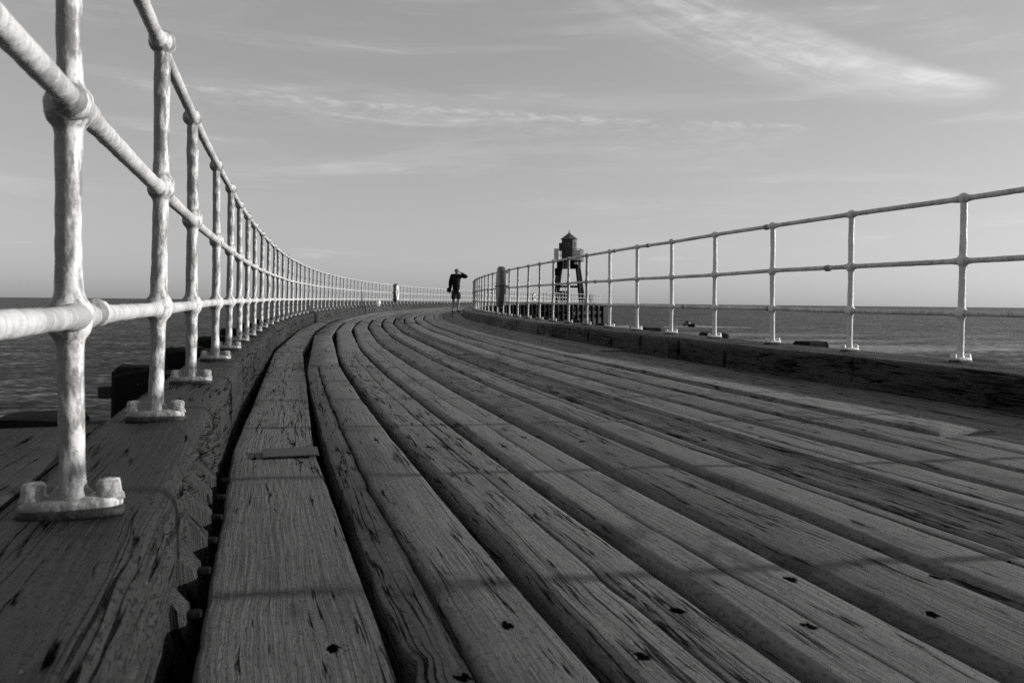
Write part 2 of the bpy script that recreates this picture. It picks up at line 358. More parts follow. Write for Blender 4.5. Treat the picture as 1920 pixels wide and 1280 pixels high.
# ------------------------------------------------------------------ kerbs
M_kerb2=wood('worn_kerb_timber',.018,.125,1.2,1.,.6,.3,.85,.013,pit=.7)
def kerb(name,label,oin,oout,side,joints,zoff,seed):
    """side=+1: inner face on the right hand (left kerb); -1: inner face on the left hand"""
    root=empty(name,tuple(pos(2.,(oin+oout)/2,dz(2.)-.02)));tag(root,label,'kerb')
    ends=[-3.5]+joints+[UE+.3]
    for bi,(ua,ub) in enumerate(zip(ends,ends[1:])):
        st=.016 if ua<6 else(.03 if ua<16 else(.08 if ua<40 else .25))
        n=int((ub-ua)/st)+2;t=np.linspace(0,1,n);eu=ua+(ub-ua)*t
        Hk=.207-zoff*0+.0;hh=.30
        wd=abs(oout-oin);R=.042
        # profile from inner bottom up over the rounded arris to the outer bottom; d=inwards distance from inner face, z from top
        pf=[(0,-hh)]+[(0,-z) for z in (.235,.205,.185,.165,.145,.125,.105,.085,.065)]
        pf+=[(R*(1-math.cos(a)),-R*(1-math.sin(a))) for a in np.radians([5,20,38,56,74,90])]
        m_=7;pf+=[(R+(wd-R-.012)*i/m_,0) for i in range(1,m_)]
        pf+=[(wd-.012,0),(wd,-.012),(wd,-.1),(wd,-hh)]
        pf=np.array(pf);m=len(pf)
        D=np.tile(pf[:,0],(n,1));Z=np.tile(pf[:,1],(n,1))
        U,_=np.meshgrid(eu,pf[:,0],indexing='ij')
        face=(pf[:,0]<=R*.5)&(pf[:,1]<-.02)
        zz=Z.copy()
        # waves, worn spots
        amp=.006 if ua<40 else .003
        D+=np.where(pf[:,0][None]<wd*.4,1,0)*(fbm(U*1.3+seed,zz*9+seed,4)*amp)
        Z+=np.where(pf[None,:,1]>-.05,fbm(U*1.5+seed*2,D*12,4)*amp*.9,0)
        if ua<40:
            hf=fbm(U*14+seed*5,D*30+zz*30+seed,3)
            D+=np.where(face[None],hf*.0025,0);Z+=np.where(pf[None,:,1]>-.01,hf*.0018,0)
            er=np.maximum(0,fbm(U*1.6+seed*3,zz*14+D*14,4)-.22)
            D+=np.where(face[None]|(pf[None,:,0]<=R),er*.035,0);Z-=np.where(pf[None,:,0]<=R,er*.012,0)
            # pockets cut for the holding bolts
            kk=np.round((U-.35)/.85);uc=kk*.85+.35+.06*np.sin(kk*5.1+seed)
            pw=.022+.012*np.sin(kk*2.3+seed);zc=-.115-.03*np.sin(kk*1.7)
            pk=np.clip(1.3-np.sqrt(((U-uc)/pw)**2+((zz-zc)/.062)**2),0,1)
            pk=np.clip(pk*3,0,1)*(np.sin(kk*3.3+seed)>-.45)
            D+=np.where(face[None],pk*.05,0)
            if side>0 and ua<2:   # rotten stretch beside the camera
                g=np.exp(-((U-.72)/.55)**2);rot=np.clip(g*1.3+fbm(U*11,zz*20,4)*1.3-.5,0,1)*np.clip((-zz-.022)/.04,0,1)
                D+=np.where(face[None],rot*.075,0)
        ext=-(1 if side>0 else -1)
        A=pos(ua+.004,oin);B=pos(ub-.004,oin);base=A+(B-A)*t[:,None] if ub-ua<5.5 else pos(eu,oin)
        hd=float(head((ua+ub)/2));lat=np.array([math.cos(hd),-math.sin(hd),0])*(-side)
        P=base[:,None]+D[...,None]*lat
        if side>0: Z=Z-.015*np.clip((.62-eu)/.3,0,1)[:,None]
        P[...,2]=kz(eu)[:,None]+zoff+Z+CZ
        sl=np.concatenate([[0],np.cumsum(np.hypot(np.diff(pf[:,0]),np.diff(pf[:,1])))])
        UV=np.zeros((n,m,2));UV[...,0]=eu[:,None]+seed*3.1+bi*11.3;UV[...,1]=sl[None]+bi*.77+seed
        mb=MB();
        if side>0: mb.grid(P,UV,closed=True,caps=True,tone=.5+rng.uniform(-.3,.3))
        else: mb.grid(P[:,::-1],UV[:,::-1],closed=True,caps=True,tone=.5+rng.uniform(-.3,.3))
        mb.build('beam',M_kerb if side>0 else M_kerb2,root,origin=tuple(pos((ua+ub)/2,(oin+oout)/2,dz(ua)-.02)),angle=60)
    return root
KL=kerb('timber_kerb','rounded dark timber kerb under the left railing, running along the board edge nearest the camera',.126,-.125,1,[2.9,7.7,12.5,17.2,22.0,26.7,31.5,36.3,41.,46.,51.,56.,61.,66.,71.,76.,81.],0.,1.)
KR=kerb('timber_kerb','shaded dark timber kerb under the right railing, its inner face split and stained',3.775,4.30,-1,[1.2,5.6,9.9,14.4,18.9,23.4,28.,32.,36.5,41.,46.,51.,56.,61.,66.,71.,76.,81.],H2,5.)
# wedges and chocks jammed between left kerb and first board
mb=None
for u,sz,o in ((.05,.030,.142),(.27,.032,.142),(.47,.028,.145),(.66,.03,.14),(.86,.036,.128),(1.06,.03,.125)):
    mb=MB();c=pos(u,o-.012,dz(u)-.005);h=float(head(u))
    V=[(-.045,-sz*1.5,-.06),(.026,-sz*.9,-.06),(.028,sz*.9,-.06),(-.045,sz*1.4,-.06),(-.045,-sz*1.3,.075),(.020,-sz*.6,.012),(.022,sz*.55,.02),(-.045,sz*1.1,.09)]
    M=Mx(c,-h+rng.uniform(-.15,.15));V=[tuple(M@Vector(v)) for v in V]
    mb.add(V,[(3,2,1,0),(4,5,6,7),(0,1,5,4),(1,2,6,5),(2,3,7,6),(3,0,4,7)],[(v[0]*3,v[1]*3) for v in V],.7)
    mb.build('wedge',M_kerb,KL,origin=tuple(c),smooth=False)
    mb=MB();c=pos(u+.0,.160,dz(u)+.001);mb.box(Mx(c,-h),.014,.011,.006,.003)
    mb.build('bolt_end',M_tar,KL,origin=tuple(c),angle=30)
# ------------------------------------------------------------------ pier frame: piles, bearer ends, girders
FR=empty('pier_trestle',tuple(pos(40,2.,-5.9)));tag(FR,'dark tarred timber piles and beams carrying the boardwalk above the sea','trestle')
PO=(-.36,4.52)
kbay=[k for k in range(-1,50) if 1.5+1.7*k<UE]
pile_n=0
for k in kbay:
    u=1.5+1.7*k-.25;h=float(head(u))
    for si,o in enumerate(PO):
        u=1.5+1.7*k-(.25 if si==0 else .47)
        hw=.112+rng.uniform(-.012,.012);top=float(kz(u))+rng.uniform(-.012,.012)+(-.03 if si==0 else (.004 if u>3.5 else -.03))
        mb=MB();c=pos(u,o,0)
        n=8;zs=np.array([-6.6,-4,-2,top-CZ*0-.4,top-.02,top]);P=[]
        for zi,z in enumerate(zs):
            a=hw*(1.0 if zi<5 else .88)
            ring=[(a,a*.8),(a*.8,a),(-a*.8,a),(-a,a*.8),(-a,-a*.8),(-a*.8,-a),(a*.8,-a),(a,-a*.8)]
            M=Mx((c[0],c[1],z+CZ),-h);P.append([tuple(M@Vector((p[0]+rng.uniform(-.004,.004),p[1],rng.uniform(-.006,.006) if zi==5 else 0))) for p in ring])
        P=np.array(P);UV=np.zeros((6,8,2));UV[...,0]=zs[:,None];UV[...,1]=np.arange(8)[None]*.1+k
        mb.grid(P,UV,closed=True,caps=True,tone=.5)
        p=mb.build('pile',M_tar,FR,origin=(c[0],c[1],-.6),angle=30);pile_n+=1
        if u<25:   # bolt ends on near ones
            for dzb in (-.12,-.33):
                b=MB();cc=pos(u-.03,o+(-1 if si==0 else 1)*(hw+.03),top+dzb);b.box(Mx(cc,-h),.035,.03,.028,.006)
                bo=b.build('bolt',M_iron,None,origin=tuple(cc),angle=30);bo.parent=p;bo.location=Vector(cc)-Vector((c[0],c[1],-.6))
    # bearer ends between kerb and pile
    for o0,o1 in ((-.14,-.23),(4.31,4.40)):
        mb=MB();c=pos(u,(o0+o1)/2,float(kz(u))-.17);mb.box(Mx(c,-h),abs(o1-o0)/2,.15,.13,.01)
        mb.build('bearer_end',M_tar,FR,origin=tuple(c),angle=30)
for o in (-.09,4.2):
    mb=MB();uu=np.arange(UB0,UB1,.6);w=.14
    P=np.stack([pos(uu,o+a,dz(uu)+z) for a,z in ((-w,-.5),(-w,-.12),(w,-.12),(w,-.5))],1)
    mb.grid(P[:,::-1],closed=True,caps=True,tone=.4);mb.build('girder',M_tar,FR,origin=tuple(pos(40,o,-1)),smooth=False)
# low waler tying the pile feet + cross braces on the far part
for o in PO:
    mb=MB();uu=np.arange(30,UE,.6);w=.1;oo=o-.26*(1 if o>1 else -1)
    P=np.stack([pos(uu,oo+a,dz(uu)+z) for a,z in ((-w,-1.15),(-w,-.8),(w,-.8),(w,-1.15))],1)
    mb.grid(P[:,::-1],closed=True,caps=True,tone=.4);mb.build('waler',M_tar,FR,origin=tuple(pos(60,o,-1)),smooth=False)
mb=MB();
for k in kbay:
    if k<18:continue
    u=1.5+1.7*k-.05;c0=pos(u,-.2,dz(u)-.5);c1=pos(u,4.4,dz(u)-3.2)
    d=Vector(c1)-Vector(c0);M=Matrix.Translation((Vector(c0)+Vector(c1))/2)@d.to_track_quat('X','Z').to_matrix().to_4x4()
    b=MB();b.box(M,d.length/2,.06,.13);b.build('brace',M_tar,FR,origin=tuple((Vector(c0)+Vector(c1))/2),smooth=False)
# timber lying outside the left kerb next to the camera
mb=MB();uu=np.arange(-2.5,.95,.05)
P=[];pf=[(-.128,-.25),(-.128,-.008),(-.136,-.001),(-.24,0),(-.36,-.003),(-.47,0),(-.485,-.015),(-.485,-.25)]
for o,z in pf: P.append(pos(uu,o,kz(uu)-.012+z+fbm(uu*4,o*9+uu*0,3)*.006))
P=np.stack(P,1);UV=np.zeros(P.shape[:2]+(2,));UV[...,0]=uu[:,None];UV[...,1]=-np.array([p[0] for p in pf])[None]
mb.grid(P,UV,closed=True,caps=True,tone=.35);mb.build('outer_timber',M_kerb,FR,origin=tuple(pos(-.5,-.3,-.5)),angle=40)
# ------------------------------------------------------------------ railings
HP=.95;Z1=.272;Z2=.580
def post_mesh(seed,fine,cut=False):
    rs=np.random.RandomState(seed);seg=20 if fine else 8
    top=HP+.034
    zs=np.unique(np.round(np.concatenate([np.linspace(0,.92,75 if fine else 10)]+[np.linspace(c-.06,c+.06,13 if fine else 5) for c in (Z1,Z2)]+[np.linspace(HP-.05,top-.0005,12 if fine else 7)]+[[0,.01,.03]]),4))
    r=.0192+.0024*fbm(zs*6+seed,seed+0*zs,3)
    r=r+.006*np.exp(-(zs/.022)**2)
    for c,w,q in((Z1,.027,.0138),(Z2,.027,.0145)):
        r=r+q*np.exp(-((zs-c)/w)**4)+.0012*np.exp(-((zs-c)/.05)**2)
    ball=np.sqrt(np.clip(.0335**2-(zs-HP)**2,1e-7,None));r=np.where(zs>HP-.0335,np.maximum(ball,np.where(zs<HP,r,0)),r)
    a=np.arange(seg)/seg*2*np.pi
    Rr=r[:,None]*(1+ (fbm(zs[:,None]*26+seed*3,np.cos(a)[None]*2.2+seed,3)*.075 if fine else 0)+ (fbm(zs[:,None]*70,np.sin(a)[None]*4+seed,2)*.035 if fine else 0))
    bx=fbm(zs*2.5+seed*9,0*zs+2,2)*.004;by=fbm(zs*2.5+seed*4,0*zs+8,2)*.004
    Rr=np.broadcast_to(Rr,(len(zs),seg));P=np.stack([Rr*np.cos(a)+bx[:,None],Rr*np.sin(a)+by[:,None],zs[:,None]+0*Rr],-1)
    mb=MB();mb.grid(P[:,::-1]*np.array([1,1,1]),closed=True,caps=True);
    mb.f=[tuple(reversed(q)) for q in mb.f]
    return mb
def plate_mesh(seed,fine):
    seg=24 if fine else 10;a=np.arange(seg)/seg*2*np.pi
    ex=.070*np.sign(np.cos(a))*np.abs(np.cos(a))**.55;ey=.030*np.sign(np.sin(a))*np.abs(np.sin(a))**.7
    rows=[]
    for s,z in((.97,-.006),(1.0,-.004),(1.,.004),(.93,.009),(.45,.013),(.3,.026)):
        nz=(fbm(np.cos(a)*3+seed,np.sin(a)*3+z*40,2)*.05 if fine else 0)
        rows.append(np.stack([ex*s*(1+nz),ey*s*(1+nz),z+0*a],-1))
    mb=MB();mb.grid(np.array(rows),closed=True,caps=True);return mb
def nut_mesh(seed,fine):
    seg=12 if fine else 6;a=np.arange(seg)/seg*2*np.pi;rows=[]
    for s,z in((1.25,.004),(1.15,.012),(1.,.016),(1.02,.028),(.85,.033),(.3,.035)):
        nz=(fbm(np.cos(a)*2+seed,np.sin(a)*2+z*90+seed,2)*.16 if fine else 0)
        hexr=.0165/np.maximum(np.cos(((a+.3)%(np.pi/3))-np.pi/6),.8)
        rows.append(np.stack([hexr*s*(1+nz)*np.cos(a),hexr*s*(1+nz)*np.sin(a),z+0*a],-1))
    mb=MB();mb.grid(np.array(rows),closed=True,caps=True);return mb
tmpl={}
def template(key,seed,fine):
    if key in tmpl:return tmpl[key]
    M_post=globals()['M_post2' if key[1]==300 else 'M_post']
    p=post_mesh(seed,fine).build('post',M_post);q=plate_mesh(seed,fine).build('base_plate',M_post);
    q.parent=p;g=plate_mesh(seed+5,fine).build('gasket',M_iron);g.parent=p;g.scale=(1.05,1.12,.9);g.location=(0,0,-.011)
    ns=[]
    for s in(-1,1):
        nn=nut_mesh(seed+s,fine).build('nut',M_post);nn.parent=p;nn.location=(s*.051,0,0);ns.append(nn)
    tmpl[key]=[p,q,g]+ns;return tmpl[key]
used=set()
def put_post(parent,u,o,zt,key,seed,fine,lean=(0,0),simple=False):
    T=template(key,seed,fine)
    if key in used:
        L=[q.copy() for q in T]
        for q in L: C.objects.link(q)
        for q in L[1:]: q.parent=L[0];q.matrix_parent_inverse=Matrix()
    else: used.add(key);L=T
    p=L[0];c=pos(u,o,zt+.016);p.parent=parent;p.location=Vector(c)-parent.location;p.rotation_euler=(lean[0],lean[1],-float(head(u)))
    return p
# measured stations
MXL={1:139,2:295,3:361,4:406,5:430,6:449,7:464,8:477.5,9:490.2,10:502.4,11:513,12:522.6,13:531.3}
MXR={1:1802.5,2:1594,3:1449.5,4:1340.5,5:1259.5,6:1194.5,7:1143.5,8:1100.5,9:1066,10:1036.7,11:1012,12:990,13:970.7,14:955}
def solve(v,o,zf,target):
    for _ in range(12):
        p=pos(v,o,zf(v)+.45);q=pos(v+.001,o,zf(v+.001)+.45)
        a=px(p)[0];g=(px(q)[0]-a)/.001;v-=max(-.2,min(.2,(a-target)/g))
    return v
def railing(name,label,us,o,zoff,fineN,seed0,u0,u1):
    root=empty(name,tuple(pos(3.,o,kz(3.))));tag(root,label,'railing')
    for i,u in enumerate(us):
        fine=(u<fineN)
        key=('f',seed0,i) if fine else('c',int(rng.randint(3)))
        put_post(root,float(u),o-(.008 if seed0==100 and i==1 else 0),float(kz(u))+zoff-(.014 if seed0==100 and i==1 else 0),key,seed0+i if fine else 90+key[1],fine,(rng.uniform(-.009,.009),rng.uniform(-.012,.009))).scale=(1,1,1.03 if seed0==100 and i==1 else 1)
    su=np.array(us)
    for nm,z,rr in(('bottom_rail',Z1,.0165),('middle_rail',Z2,.0165),('top_rail',HP,.0165)):
        ss=np.unique(np.concatenate([np.arange(u0,min(9,u1),.012),np.arange(9,min(20,u1),.1),np.arange(20,u1,.3)]))
        jit=np.interp(ss,su,np.random.RandomState(int(z*99)+seed0).uniform(-.004,.004,len(su)))
        sag=fbm(ss*.9,0*ss+z*7,2)*.003
        P=pos(ss,o+jit*0.,kz(ss)+zoff+z+.016+jit+sag)
        r=rr*(1+.07*fbm(ss*22,ss*0+z*11+seed0,3))
        # paint swells against the balls
        dn=np.min(np.abs(ss[:,None]-su[None]),axis=1);r=r+.005*np.exp(-((dn-.03)/.03)**2)
        a=np.arange(14);Rm=r[:,None]*(1+.05*fbm(ss[:,None]*45,np.cos(a/14*6.283)[None]*2+z*5,2))
        mb=MB();mb.tube(P,Rm,14);mb.build(nm,M_rail,root,origin=tuple(pos(3.,o,kz(3.)+z)))
    return root
usL=[];v=-S
for i in range(0,95):
    v=(i-1)*S
    if i==1: v=-.012
    elif i in MXL: v=solve(v,0,lambda q:float(kz(q)),MXL[i])
    usL.append(v)
usL=[q for q in usL if q<UE]
RL=railing('railing','long white painted left railing with ball jointed posts, one post close to the camera',usL,0.,0.,12,100,-1.6,UE)
usR=[]
for i in range(-6,92):
    ul=PH+(i-1)*SR;v=float(uR(ul))
    if i in MXR: v=solve(v,W,lambda q:float(kz(q))+H2,MXR[i])
    if v<UE: usR.append(v)
RR=railing('railing','white painted right railing standing against the sea, ending far off beside the tower',usR,W,H2,9,300,-3.3,UE)
# couplings where pipe lengths meet
for root,o,zo,lst in((RR,W,H2,((4.55,HP),(3.72,Z2),(4.5,Z1),(8.15,HP),(7.05,HP),(8.9,Z2),(6.1,Z1))),(RL,0.,0.,((.1,Z1),(-.08,Z2)))):
    for u,z in lst:
        mb=MB();ss=np.linspace(u-.03,u+.03,9);mb.tube(pos(ss,o,kz(ss)+zo+z+.016),np.array([.018,.021,.024,.0235,.022,.0235,.024,.021,.018]),14)
        mb.build('coupling',M_post,root,origin=tuple(pos(u,o,kz(u)+z)))
# railing closing the pier head
ER=empty('end_railing',tuple(pos(UE,2.,kz(UE))));tag(ER,'short white railing closing the far pier end beside the tower','railing')
for k in range(1,5):
    o=W*k/5;T=template(('c',0),90,False);L=[q.copy() for q in T]
    for q in L:C.objects.link(q)
    for q in L[1:]:q.parent=L[0]
    L[0].parent=ER;L[0].location=Vector(pos(UE,o,float(kz(UE))))-ER.location
for nm,z in(('bottom_rail',Z1),('middle_rail',Z2),('top_rail',HP)):
    mb=MB();oo=np.linspace(0,W,8);mb.tube(np.stack([pos(UE,q,kz(UE)+z) for q in oo]),.0165,8);mb.build(nm,M_rail,ER,origin=tuple(pos(UE,2,kz(UE)+z)))
mb=MB();c=pos(UE+.45,2.08,float(kz(UE))-.14);mb.box(Mx(c,-float(head(UE))),2.4,.15,.16,.01);mb.build('end_kerb',M_tar,ER,origin=tuple(c),angle=30)
# ------------------------------------------------------------------ lifebuoy cases
def lifebuoy(u,o,side,label,hz,tilt=0.,R=.44,cover=False):
    h=float(head(u));c=pos(u,o,float(kz(u))+hz);root=empty('lifebuoy_case',tuple(c));root.rotation_euler=(0,tilt,-h)
    tag(root,label,'lifebuoy','lifebuoy cases hung on the railings')
    # case: shallow rounded shell; local x = towards the deck (side)
    a=np.linspace(0,2*np.pi,41)[:-1];shape=lambda q:np.stack([np.zeros(40),np.cos(a)*q*.80,np.sin(a)*q],-1)
    rows=[]
    for q,x in((.30,-.07),(.85,-.08),(.96,-.07),(1.,-.05),(1.0,.045),(.985,.055),(.90,.062),(.86,.055)):
        p=shape(R*q);p[:,0]=x*side+.0;rows.append(p)
    mb=MB();mb.grid(np.array(rows),closed=True,caps=False);mb.f.append(tuple(range(40)));
    if side<0: mb.f=[tuple(reversed(q)) for q in mb.f]
    mb.build('case',M_ring,root,origin=(0,0,0)).location=(0,0,0)
    if cover:
        mb=MB();rows=[]
        for q,x in((.99,.05),(.95,.075),(.7,.088),(.3,.09)):
            p=shape(R*q);p[:,0]=x*side;rows.append(p)
        mb.grid(np.array(rows),closed=True);mb.f.append(tuple(range(120,160)))
        if side<0: mb.f=[tuple(reversed(q)) for q in mb.f]
        o2=mb.build('cover',M_ring,root,angle=60);o2.location=(0,0,0)
        mb=MB()
        for z in(-.33,.02,.33):mb.box(Mx((-.05*side,0,z)),.10,.03,.018)
        mb.box(Mx((0,0,.02)),.095,R*.815,.012)
        r2=MB();th=np.linspace(3.5,5.0,16);r2.tube(np.stack([0*th+side*-.03,np.cos(th)*R*.815,np.sin(th)*R*1.01],-1)*np.array([1,1,1]),.014,6);r2.tube(np.stack([0*th+side*.02,np.cos(np.pi-th)*R*.815,np.sin(th)*R*1.01],-1)[3:11],.012,6)
        o5=r2.build('rope',M_pale,root);o5.location=(0,0,0)
        o3=mb.build('bracket',M_iron,root,smooth=False);o3.location=(0,0,0)
        return root
    mb=MB();rr=[]
    for j in range(12):
        t=j/12*6.283;q=R*.66+.075*math.cos(t);p=shape(q);p[:,1]/=.80;p[:,1]*=.86;p[:,0]=side*(.055+.05*math.sin(t));rr.append(p)
    P=np.array(rr).transpose(1,0,2);P=np.concatenate([P,P[:1]]);mb.grid(P,closed=True)
    o2=mb.build('ring_buoy',M_white,root);o2.location=(0,0,0)
    mb=MB()
    for z in(-.33,.02,.33):mb.box(Mx((-.05*side,0,z)),.10,.03,.018)
    o3=mb.build('bracket',M_iron,root,smooth=False);o3.location=(0,0,0)
    mb=MB();th=np.linspace(0,6.283,30);pts=np.stack([side*(.085+.0*th),np.cos(th)*R*.84,np.sin(th)*R*.62],-1);pts[:,0]+=side*.01*np.sin(th*5)
    mb.tube(pts,.012,6,caps=False);o4=mb.build('rope',M_pale,root);o4.location=(0,0,0)
    return root
def sU(x,o,g=20.):
    return solve(g,o,lambda q:float(kz(q)),x)
uLa=sU(742,.12,38.);lifebuoy(uLa,.13,1,'round dark lifebuoy case with pale open face on the left railing behind the walker',.60)
uRa=13.9;uRa=solve(uRa,W-.02,lambda q:float(kz(q)),938);lifebuoy(uRa,W-.02,-1,'tall dark lifebuoy case seen edge on, fixed to the right railing',.60,R=.46,cover=True)
uLb=sU(1001,.12,76.);lifebuoy(uLb,.13,1,'tiny dark lifebuoy case on the distant railing left of the tower',.6)
uRb=sU(1108,W-.12,82.);lifebuoy(uRb,W-.13,-1,'tiny dark lifebuoy case on the last stretch of railing right of the tower',.6)
# white bag on the left kerb
u=sU(707,.02,35.);c=pos(u,.05,float(kz(u)))
mb=MB();th=np.linspace(.02,np.pi,14);ph=np.arange(18)/18*6.283
T_,P_=np.meshgrid(th,ph,indexing='ij');r=.15*(1+.45*fbm(np.cos(P_)*2.2+T_,np.sin(P_)*2.2+T_*2,3));r=r*(1-.35*np.cos(T_))
P=np.stack([r*np.sin(T_)*np.cos(P_)*.75+.05*np.cos(T_),r*np.sin(T_)*np.sin(P_)*.8,.13+r*np.cos(T_)*1.15],-1)+c
P[...,2]=np.maximum(P[...,2],c[2]+.002)
mb.grid(P,closed=True,caps=True);mb.f=[tuple(reversed(q)) for q in mb.f]
tag(mb.build('plastic_bag',M_white,origin=tuple(c)),'crumpled white bag caught at the foot of the left railing','bag')
# ------------------------------------------------------------------ light tower
ut=81.;tc=pos(ut,W/2-.05,float(dz(ut))+.01);Lw=empty('light_tower',tuple(tc));Lw.rotation_euler=(0,0,-.22)
tag(Lw,'dark wooden harbour light tower with pointed roof and splayed legs at the pier end','tower')
def tb(name,mat,fn,angle=30,smooth=True,par=None):
    mb=MB();fn(mb);o=mb.build(name,mat,None,smooth=smooth,angle=angle);o.parent=par or Lw;return o
zt=3.72
for sx in(-1,1):
    for sy in(-1,1):
        def f(mb,sx=sx,sy=sy):
            a=Vector((sx*1.42,sy*1.2,0));b=Vector((sx*.93,sy*.8,zt));d=b-a
            mb.box(Matrix.Translation((a+b)/2)@d.to_track_quat('Z','Y').to_matrix().to_4x4(),.125,.125,d.length/2,.02)
        tb('leg',M_tar,f)
tb('cross_tie',M_tar,lambda mb:[mb.box(Mx((0,s*.98,1.9)),1.15,.05,.09) for s in(-1,1)]+[mb.box(Mx((s*1.17,0,1.9)),.05,1.,.09) for s in(-1,1)],smooth=False)
tb('head_frame',M_tar,lambda mb:mb.box(Mx((0,0,zt+.33)),1.06,.95,.36,.02))
tb('platform',M_tower,lambda mb:mb.box(Mx((.02,0,zt+.73)),1.32,1.2,.035,.01))
zp=zt+.765
def body(mb):
    a=np.arange(24)/24*6.283;rows=[]
    for r,z in((.73,0),(.73,1.0),(.745,1.01),(.745,1.06),(.73,1.07),(.73,2.02),(.75,2.03),(.75,2.1)):
        rows.append(np.stack([r*np.cos(a),r*np.sin(a),zp+z+0*a],-1))
    mb.grid(np.array(rows),closed=True,caps=True)
lb=tb('lantern_house',M_tower,body,25)
def ribs(mb):
    for i in range(12):
        t=i/12*6.283;mb.box(Mx((.735*math.cos(t),.735*math.sin(t),zp+1.0),t),.012,.02,1.0)
tb('rib',M_tar,ribs,par=lb,smooth=False)
def win(mb):
    for t in(-1.5,-.4,.7,2.6,-2.6):
        mb.box(Mx((.72*math.cos(t),.72*math.sin(t),zp+1.55),t),.02,.13,.22)
tb('window',plain('window_glass',.02,.1),win,par=lb,smooth=False)
def roof(mb):
    a=np.arange(8)/8*6.283+.2;rows=[]
    for r,z in((.86,2.09),(.88,2.12),(.48,2.43),(.18,2.66),(.05,2.78),(.03,2.86)):
        rows.append(np.stack([r*np.cos(a),r*np.sin(a),zp+z+0*a],-1))
    mb.grid(np.array(rows),closed=True,caps=True)
rf=tb('roof',M_lead,roof,20)
tb('finial',M_iron,lambda mb:mb.tube([(0,0,zp+2.84),(0,0,zp+2.9),(0,0,zp+3.0),(0,0,zp+3.12)],np.array([.03,.05,.02,.006]),8),par=rf)
tb('side_box',M_tower,lambda mb:mb.box(Mx((-.80,-.1,zp+1.35)),.17,.22,.4,.02))
def guard(mb):
    for s in(-1,1):
        for y in np.linspace(-1.15,1.15,5): mb.tube([(s*1.28,y,zp),(s*1.28,y,zp+1.1)],.022,6)
        for z in(.55,1.1): mb.tube([(s*1.28,-1.15,zp+z),(s*1.28,1.15,zp+z)],.022,6)
        for z in(.55,1.1): mb.tube([(-1.28,s*1.15,zp+z),(1.28,s*1.15,zp+z)],.022,6)
        for x in np.linspace(-1.28,1.28,5): mb.tube([(x,s*1.15,zp),(x,s*1.15,zp+1.1)],.022,6)
tb('guard_rail',M_iron,guard)
tb('side_screen',M_pale,lambda mb:[mb.box(Mx((-1.05,-1.16,zp+.55)),.2,.008,.52),mb.box(Mx((1.02,-1.16,zp+.5)),.24,.008,.48)],smooth=False)
tb('notice_board',M_tar,lambda mb:mb.box(Mx((-.95,-1.02,zt-.38)),.33,.03,.36,.01))
def lad(mb):
    for x in(-.42,-.12): mb.tube([(x,-1.22,.3),(x,-.98,zt+.7)],.022,6)
    for i in range(14):
        z=.5+i*.28;y=-1.22+.24*(z-.3)/(zt+.4);mb.tube([(-.42,y,z),(-.12,y,z)],.014,6)
tb('ladder',M_pale,lad)
tb('equipment_box',M_tar,lambda mb:mb.box(Mx((-.35,-.6,.9)),.42,.3,.55,.03))
tb('lamp_bracket',M_pale,lambda mb:mb.box(Mx((.85,-1.0,zt+.45)),.17,.08,.12,.02))
# footing at the pier head
mb=MB();c=pos(UE-1.5,4.95,0);mb.box(Mx((c[0],c[1],CZ-4.4),-float(head(UE))),1.3,4.2,2.18,.05)
tag(mb.build('pier_footing',M_conc,origin=(c[0],c[1],0),angle=30),'dark footing wall at the waterline under the far pier end','footing')
# ------------------------------------------------------------------ person
def skinned(name,pts,edges,mat,parent,root=0,sub=2):
    """pts: (x,y,z,rx,ry)"""
    me=bpy.data.meshes.new(name);me.from_pydata([p[:3] for p in pts],edges,[])
    o=bpy.data.objects.new(name,me);C.objects.link(o);o.parent=parent
    sk=o.modifiers.new('Skin','SKIN');sk.use_smooth_shade=True
    for i,p in enumerate(pts):
        s=me.skin_vertices[0].data[i];s.radius=(p[3],p[4] if len(p)>4 else p[3]);s.use_root=(i==root)
    sb=o.modifiers.new('Sub','SUBSURF');sb.levels=sub;sb.render_levels=sub
    me.materials.append(mat);return o
pd=30.4;pp=Vector(((855.-960)/F*pd,pd,0));pu=30.2
pz=float(dz(pu))+CZ+.012
PE=empty('person',(pp.x,pp.y,pz));PE.rotation_euler=(0,0,.12)
tag(PE,'walking person in black jacket and dark shorts, shading the face with one raised hand','person')
# local: x right in picture, y away, z up ; facing the camera (-y)
B=[(0,0,.88,.10,.09),(0,0,1.02,.10,.085),(.0,-.01,1.20,.145,.10),(.0,-.01,1.36,.12,.09),(.0,-.03,1.44,.05,.05),(.01,-.07,1.50,.055,.06),(.015,-.085,1.56,.078,.088),(.015,-.085,1.62,.070,.08),
# 8.. legs: left-in-picture
 (-.09,0,.84,.085),(-.10,-.03,.50,.055),(-.10,-.0,.44,.060),(-.10,.03,.28,.062),(-.125,.02,.09,.034),(-.125,-.03,.04,.036),(-.13,-.13,.03,.032),
 (.09,0,.84,.085),(.095,-.05,.52,.055),(.085,-.04,.46,.060),(.08,.02,.30,.062),(.07,.06,.13,.034),(.085,.03,.06,.036),(.12,-.07,.03,.032),
# 22.. arm left-in-picture hanging
 (-.17,0,1.39,.055),(-.235,.02,1.14,.042),(-.235,-.02,.97,.034),(-.23,-.04,.88,.026),(-.23,-.05,.82,.030),
# 27.. arm raised
 (.17,-.01,1.40,.055),(.37,-.06,1.355,.042),(.415,-.08,1.375,.04),(.24,-.16,1.475,.031),(.15,-.19,1.53,.024),(.11,-.20,1.555,.028)]
